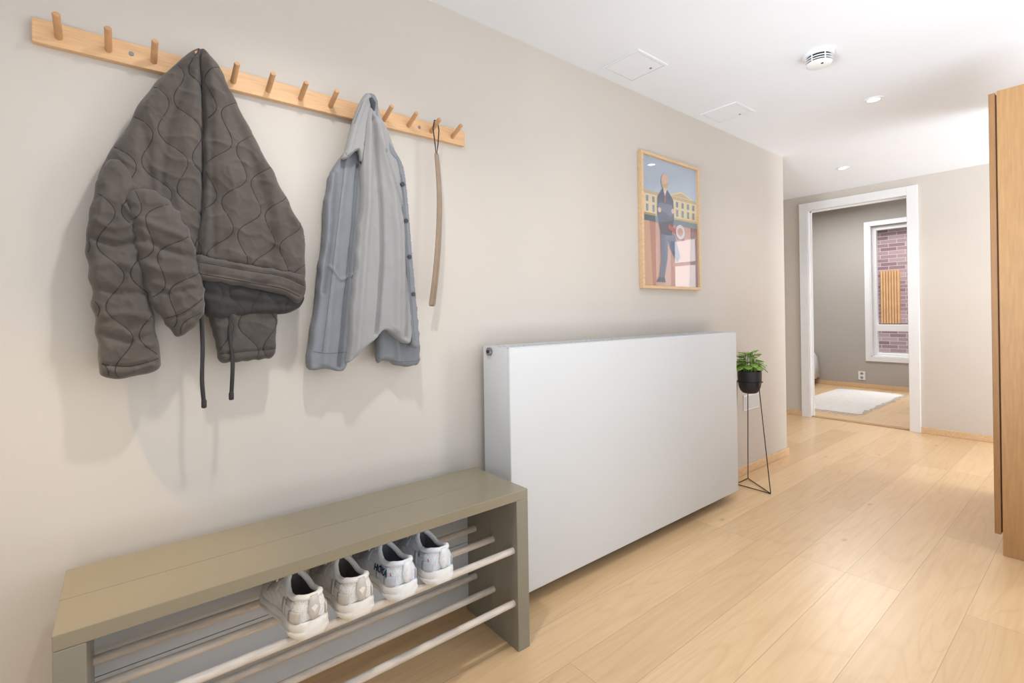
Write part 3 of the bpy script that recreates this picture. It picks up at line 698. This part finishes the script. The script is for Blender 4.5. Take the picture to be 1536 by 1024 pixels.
    if text:
        cu_ = bpy.data.curves.new('lettering', 'FONT'); cu_.body = text; cu_.size = .024; cu_.extrude = .0005; cu_.offset = .0006; cu_.align_x = 'CENTER'; cu_.align_y = 'CENTER'
        to = bpy.data.objects.new('tmp', cu_); COL.objects.link(to)
        bpy.context.view_layer.update()
        me = bpy.data.meshes.new_from_object(to.evaluated_get(bpy.context.evaluated_depsgraph_get())); bpy.data.objects.remove(to)
        me.name = 'lettering'; me.materials.clear(); me.materials.append(M_NAVY)
        for v in me.vertices:
            x, y, z = v.co; px_ = -.060 + x; zz = .066 + y * .9 + x * .10
            t = min(1, max(0, -px_ / LS)); w_ = lerp(WT, t); zz0 = zt(t); H = lerp(HT, t); hh = min(1, max(0, (zz - zz0) / (H - zz0)))
            ow = min(lerp(OT, t), w_ * .8); th = math.acos(ow / w_); a = math.asin(min(1, hh ** (1 / .9) * math.sin(th)))
            v.co = (px_, -(w_ * math.cos(a) + .0042 + z), zz)
        lo_ = bpy.data.objects.new('lettering', me); COL.objects.link(lo_); lo_.parent = uo
    return o
def dup(root, label):
    r_ = root.copy(); COL.objects.link(r_); r_['label'] = label
    for ch in list(root.children):
        c_ = ch.copy(); COL.objects.link(c_); c_.parent = r_
        for gch in ch.children:
            if gch.name.startswith('lettering'): continue      # the inner side of the other shoe is plain
            d_ = gch.copy(); COL.objects.link(d_); d_.parent = c_
    return r_
M_NAVY = mat('navy_print', (40, 50, 84), .5)
M_CREAM = knit_mat('shoe_cream_mesh', (234, 230, 225))
M_CREAMS = mat('shoe_cream', (234, 230, 224), .7, var=.05)
M_CREAM2 = mat('shoe_cream_overlay', (208, 200, 191), .55, var=.05)
M_CSOLE = mat('shoe_cream_sole', (234, 229, 221), .6, var=.05)
M_BLUE = knit_mat('shoe_white_mesh', (228, 231, 237))
M_BLUES = mat('shoe_white', (234, 236, 240), .7, var=.04)
M_BLUE2 = mat('shoe_white_overlay', (200, 205, 214), .5, var=.05)
M_WSOLE = mat('shoe_white_sole', (238, 237, 236), .6, var=.03)
M_SLINE = mat('shoe_lining', (96, 89, 86), .9)
M_SLINE2 = mat('shoe_lining_cool', (110, 110, 118), .9)
M_RED = mat('red_stripe', (176, 70, 80), .6)
SZ = .323 + RR + .0005
G = 'sneakers on the bench rods'
s1 = make_shoe('beige chunky running shoe nearest the left end of the bench', G, M_CREAM, M_CSOLE, M_SLINE, M_CREAM2, M_CREAM2, M_CREAMS)
s2 = dup(s1, 'beige running shoe standing next to the white blue pair')
s3 = make_shoe('white running shoe with navy letters on its side', G, M_BLUE, M_WSOLE, M_SLINE2, M_BLUE2, M_BLUES, M_BLUES, 'HOKA', M_RED)
s4 = dup(s3, 'white running shoe nearest the right end panel of the bench')
for so_, y, rz in ((s1, .350, .07), (s2, .466, .03), (s3, .592, .05), (s4, .706, .0)):
    so_.location = (.376, y, SZ); so_.rotation_euler = (0, 0, rz); so_.scale = (1.10, 1.06, 1.04)

# ------------------------------------------------------------------ framed poster
FX = .026
FY0, FY1, FZ0, FZ1 = 2.145, 2.715, 1.227, 1.957
FR = thing('framed_poster', 'oak framed poster of a suited figure before a palace', 'picture', (0, (FY0 + FY1) / 2, FZ0))
f = MB(); fw = .016
f.box((.0, FY0, FZ0), (FX, FY0 + fw, FZ1)); f.box((.0, FY1 - fw, FZ0), (FX, FY1, FZ1)); f.box((.0, FY0 + fw, FZ0), (FX, FY1 - fw, FZ0 + fw)); f.box((.0, FY0 + fw, FZ1 - fw), (FX, FY1 - fw, FZ1))
f.build('frame', M_OAKT, FR, bevel=.0015)
pc = [(178, 192, 208), (226, 204, 158), (206, 160, 146), (58, 66, 92), (222, 184, 162), (184, 84, 84), (130, 86, 74), (214, 214, 222), (196, 172, 132), (112, 132, 142), (170, 172, 190), (92, 102, 132)]  # print colours lightened to carry the glare washing over the glass
pm = [mat('print_%d' % i, c_, .6, var=.02) for i, c_ in enumerate(pc)]
po = MB()
PW, PH = FY1 - FY0 - 2 * fw, FZ1 - FZ0 - 2 * fw
layer = [0]
def P2(pts, k):
    layer[0] += 1; x = .010 + layer[0] * .00012
    po.add([(x, FY0 + fw + a * PW, FZ0 + fw + b_ * PH) for a, b_ in pts], [tuple(range(len(pts)))], k)
def rect(a0, b0, a1, b1, k): P2([(a0, b0), (a1, b0), (a1, b1), (a0, b1)], k)
def ell(ca, cb, ra, rb, k, n=20): P2([(ca + ra * math.cos(2 * PI * i / n), cb + rb * math.sin(2 * PI * i / n)) for i in range(n)], k)
rect(0, 0, 1, 1, 0); rect(0, .0, 1, .56, 2)
rect(0, .56, 1, .71, 1); rect(.0, .71, 1, .735, 8); P2([(.45, .735), (.95, .735), (.7, .79)], 1); P2([(.52, .74), (.88, .74), (.7, .775)], 8)
for i in range(9): rect(.07 + i * .105, .575, .11 + i * .105, .63, 9); rect(.07 + i * .105, .65, .11 + i * .105, .695, 9)
rect(0, .545, 1, .56, 8); rect(.0, .50, 1, .545, 9)
P2([(0, 0), (.16, 0), (.12, .5), (0, .5)], 4); P2([(.84, 0), (1, 0), (1, .5), (.88, .5)], 6)
# figure
P2([(.30, .42), (.44, .42), (.42, .22), (.36, .06), (.27, .06), (.31, .22)], 11); P2([(.40, .44), (.56, .42), (.66, .24), (.60, .20), (.48, .30)], 11)
P2([(.26, .70), (.34, .77), (.44, .77), (.54, .70), (.55, .55), (.50, .41), (.31, .41), (.25, .56)], 3)
P2([(.36, .77), (.39, .70), (.42, .77)], 7); P2([(.385, .745), (.395, .745), (.40, .68), (.39, .66), (.38, .68)], 5)
P2([(.24, .62), (.50, .56), (.56, .60), (.50, .66), (.30, .66)], 11); ell(.53, .61, .03, .02, 4); ell(.29, .60, .03, .02, 4)
ell(.39, .835, .065, .062, 4); rect(.36, .76, .42, .79, 4); P2([(.33, .845), (.345, .79), (.39, .775), (.435, .79), (.45, .84), (.40, .815), (.36, .815)], 8)
P2([(.22, .03), (.38, .03), (.36, .07), (.26, .07)], 3)
P2([(.44, .50), (.70, .44), (.74, .38), (.70, .37), (.60, .43), (.44, .46)], 5); ell(.66, .45, .085, .06, 7); ell(.66, .45, .05, .035, 2)
po.build('poster', pm, FR, fixn=False)
MB().box((.002, FY0 + fw, FZ0 + fw), (.0098, FY1 - fw, FZ1 - fw)).build('backing', M_DARK, FR)
gl = MB(); gl.add([(.0205, FY0 + fw, FZ0 + fw), (.0205, FY1 - fw, FZ0 + fw), (.0205, FY1 - fw, FZ1 - fw), (.0205, FY0 + fw, FZ1 - fw)], [(0, 1, 2, 3)])
gl.build('glass', M_PGLASS, FR, fixn=False)

# ------------------------------------------------------------------ plant + stand
c0 = Vector((.135, 3.075, 0))
feet = [pix(1156, 740, 2, .005), pix(1122, 717, 2, .005)]
f3 = c0 * 3 - feet[0] - feet[1]; f3.z = .005; f3.x = max(.02, f3.x); feet.append(f3)
ZR = .655
PS = thing('plant_stand', 'tall black wire plant stand between radiator and corner', 'plant stand', (c0.x, c0.y, 0))
ring = [(c0.x + .073 * math.cos(2 * PI * i / 32), c0.y + .073 * math.sin(2 * PI * i / 32), ZR) for i in range(32)]
MB().tube(ring, .003, 8, closed=True).build('ring', M_BLACK, PS, smooth=True)
for i, ft in enumerate(feet):
    d = (ft - c0); d.z = 0; d.normalize()
    MB().tube([ft, (c0.x + d.x * .073, c0.y + d.y * .073, ZR)], .0028, 8).build('leg', M_BLACK, PS, smooth=True)
    MB().tube([ft, feet[(i + 1) % 3]], .0028, 8).build('floor_bar', M_BLACK, PS, smooth=True)
PP = thing('potted_plant', 'green leafy plant in a black pot on the wire stand', 'potted plant', (c0.x, c0.y, .588))
MB().lathe(c0, [(.028, .582), (.042, .586), (.054, .600), (.063, .625), (.068, .660), (.0695, .70), (.0690, .722), (.065, .722), (.064, .705)], 48).build('pot', M_POT, PP, smooth=True)
MB().lathe(c0, [(.063, .700), (.064, .708), (.0, .712)], 32).build('soil', M_SOIL, PP)
lf = MB(); stm = MB()
NL = 44
for i in range(NL):
    a = i * 2.39996 + random.uniform(-.3, .3); q_ = (i + .5) / NL
    el = -.65 + 1.2 * (1 - q_) + random.uniform(-.2, .2)
    base = c0 + Vector((.035 * math.cos(a), .035 * math.sin(a), .71))
    hgt = .040 + .080 * (1 - q_) + random.uniform(-.012, .012); out = .008 + .056 * q_ ** .7
    tip0 = c0 + Vector((math.cos(a) * out, math.sin(a) * out, .71 + hgt))
    stm.tube([base, (base + tip0) / 2 + Vector((0, 0, .008)), tip0], .0024, 6)
    D = Vector((math.cos(a) * math.cos(el), math.sin(a) * math.cos(el), math.sin(el))); sdv = Vector((-math.sin(a), math.cos(a), 0)); nn = D.cross(sdv)
    Ll = random.uniform(.042, .050); Ww = random.uniform(.021, .025)
    rows = []
    for k in range(9):
        t = k / 8; w_ = Ww * max(.05, 1 - abs(2 * (t * .96 + .02) ** .9 - 1) ** 2.4) ** .5; droop = -.008 * t * t
        cpt = tip0 + D * Ll * t + Vector((0, 0, droop))
        rows.append([cpt - sdv * w_ + nn * .003, cpt - sdv * w_ * .5 + nn * .001, cpt, cpt + sdv * w_ * .5 + nn * .001, cpt + sdv * w_ + nn * .003])
    for rw in rows:
        for p in rw: p.x = max(p.x, .006)
    lf.grid(rows)
stm.build('stems', M_LEAF, PP, smooth=True)
lf.build('foliage', M_LEAF, PP, smooth=True, solid=.0015, fixn=False)

# cover plate on the wall behind the stand
q0 = pix(1117, 617, 0, 0.01); q1 = pix(1139, 588, 0, 0.01)
CP = thing('cover_plate', 'white wall plate behind the plant stand', 'wall plate', (0, (q0.y + q1.y) / 2, q0.z))
MB().box((0, q0.y, q0.z), (.006, q1.y, q1.z)).build('plate', M_WHITE, CP, bevel=.002)
MB().box((.005, q0.y + .010, q0.z + .010), (.0075, q1.y - .010, q1.z - .010)).build('insert', M_RAD, CP, bevel=.0008)

# ------------------------------------------------------------------ wardrobe
WD = thing('wardrobe', 'tall oak wardrobe at the right edge of the hall', 'wardrobe', (1.55, 3.6, 0))
WY = 3.03; wx = .012
MB().box((1.248 + wx, WY, 0), (1.87, WY + 1.0, 2.055)).build('carcass', M_WARD, WD, bevel=.002)
for ya in (WY + .002, WY + .502):
    MB().box((1.222 + wx, ya, .09), (1.243 + wx, ya + .496, 2.05)).build('door', M_WARD2, WD, bevel=.002)
MB().box((1.243 + wx, WY + .01, .1), (1.248 + wx, WY + .99, 2.04)).build('hinge_strip', M_BROWN, WD)

# ------------------------------------------------------------------ bedroom things
RG = thing('rug', 'white woven cotton rug on the bedroom floor', 'rug', (-.47, 6.85, 0))
wv = MB(); rows = []
for i in range(44):
    y = 5.98 + i * 1.74 / 43; e = random.uniform(-.022, .022)
    rows.append([(-.84, y, -.002), (-.84, y, .004), (-.6, y, .005 + .006 * (i % 2)), (-.35, y, .005 + .006 * (i % 2)), (-.118 + e, y, .004), (-.118 + e, y, -.002)])
wv.grid(rows); wv.build('weave', M_RUG, RG)
fr = MB()
for ye, sg in ((5.98, -1), (7.72, 1)):
    for i in range(44):
        x = -.835 + i * .0168; fr.tube([(x, ye, .003), (x + random.uniform(-.02, .02), ye + sg * random.uniform(.06, .14), .001)], .0040, 5)
for i in range(60):
    y = 5.99 + i * .0288; fr.tube([(-.128, y, .003), (-.118 + random.uniform(.015, .06), y + random.uniform(-.015, .015), .001)], .0035, 5)
fo = fr.build('fringe', M_RUG, RG); fo['kind'] = 'stuff'
BD = thing('bed', 'white made bed just visible past the door jamb', 'bed', (-2.0, 7.3, 0))
BO = -.13
MB().box((-2.8, 6.6, .1), (-1.12 + BO, 8.05, .28)).build('bed_base', mat('bed_base', (150, 146, 142), .9), BD, bevel=.02)
for x in (-2.7, -1.25 + BO):
    for y in (6.7, 7.95): MB().tube([(x, y, 0), (x, y, .11)], .025, 12).build('leg', M_BLACK, BD)
MB().box((-2.8, 6.62, .281), (-1.13 + BO, 8.03, .44)).build('mattress', M_BED, BD, bevel=.04)
dv = MB(); rows = []
for i in range(25):
    y = 6.60 + i * 1.45 / 24; o_ = .012 * math.sin(i * 1.3)
    rows.append([(-2.7, y, .47), (-2.0, y, .49 + o_), (-1.3 + BO, y, .48 + o_), (-1.12 + BO, y, .455), (-1.08 + o_ + BO, y, .40), (-1.06 + o_ * 1.5 + BO, y, .25), (-1.055 + o_ * 2 + BO, y, .10)])
dv.grid(rows); dv.build('duvet', M_BED, BD, smooth=True, solid=.02)
q = pix(1293, 563, 1, YB)
SK = thing('wall_socket', 'white double socket under the bedroom window', 'socket', (q.x, YB, q.z))
MB().box((q.x - .042, YB - .01, q.z - .06), (q.x + .042, YB, q.z + .06)).build('plate', M_WHITE, SK, bevel=.003)
for dz in (-.028, .028): MB().tube([(q.x, YB - .0105, q.z + dz), (q.x, YB - .009, q.z + dz)], .019, 20).build('outlet', mat('socket_hole', (150, 150, 150), .5), SK)

# ------------------------------------------------------------------ light
W = bpy.data.worlds.new('world'); S.world = W; W.use_nodes = True
W.node_tree.nodes['Background'].inputs[0].default_value = (.92, .965, 1, 1); W.node_tree.nodes['Background'].inputs[1].default_value = .79
def area(loc, target, size, sy, e, col=(1, 1, 1)):
    l = bpy.data.lights.new('area', 'AREA'); l.energy = e; l.shape = 'RECTANGLE'; l.size = size; l.size_y = sy; l.color = col
    o = bpy.data.objects.new('area', l); COL.objects.link(o); o.location = loc
    o.rotation_euler = (Vector(target) - Vector(loc)).to_track_quat('-Z', 'Y').to_euler(); return o
area((3.9, 4.35, 1.3), (0, 5.2, 1.0), 1.1, 1.8, 62, (.95, .975, 1))       # daylight from the side room by the corner
area((2.95, 1.4, .10), (2.95, 1.42, 2.3), 1.9, 4.0, 76, (.70, .85, 1))    # added fill near the floor, brightening the ceiling
area((2.6, 4.75, .12), (2.2, 4.75, 2.3), 1.1, 1.0, 40, (.74, .87, 1))     # second added ceiling fill, past the wardrobe
area((1.56, 3.5, 2.075), (1.56, 3.501, 2.3), .5, .85, 1.3, (.85, .93, 1))  # added lamp above the wardrobe, lifting the dark ceiling patch beside it
area((2.3, 6.25, 1.8), (2.3, 5.4, 1.75), 1.1, 1.2, 16, (.96, .98, 1))     # added lamp behind the small window, to show in the poster glass
area((-.6, 6.9, 2.5), (-.6, 6.9, 0), 1.2, 1.2, 42, (.97, .98, 1))         # added fill under the bedroom ceiling, brightening the room
area((.3, 10.2, 5.5), (.3, 12, 0), 3, 2, 360, (1, 1, 1))                  # open sky between the buildings
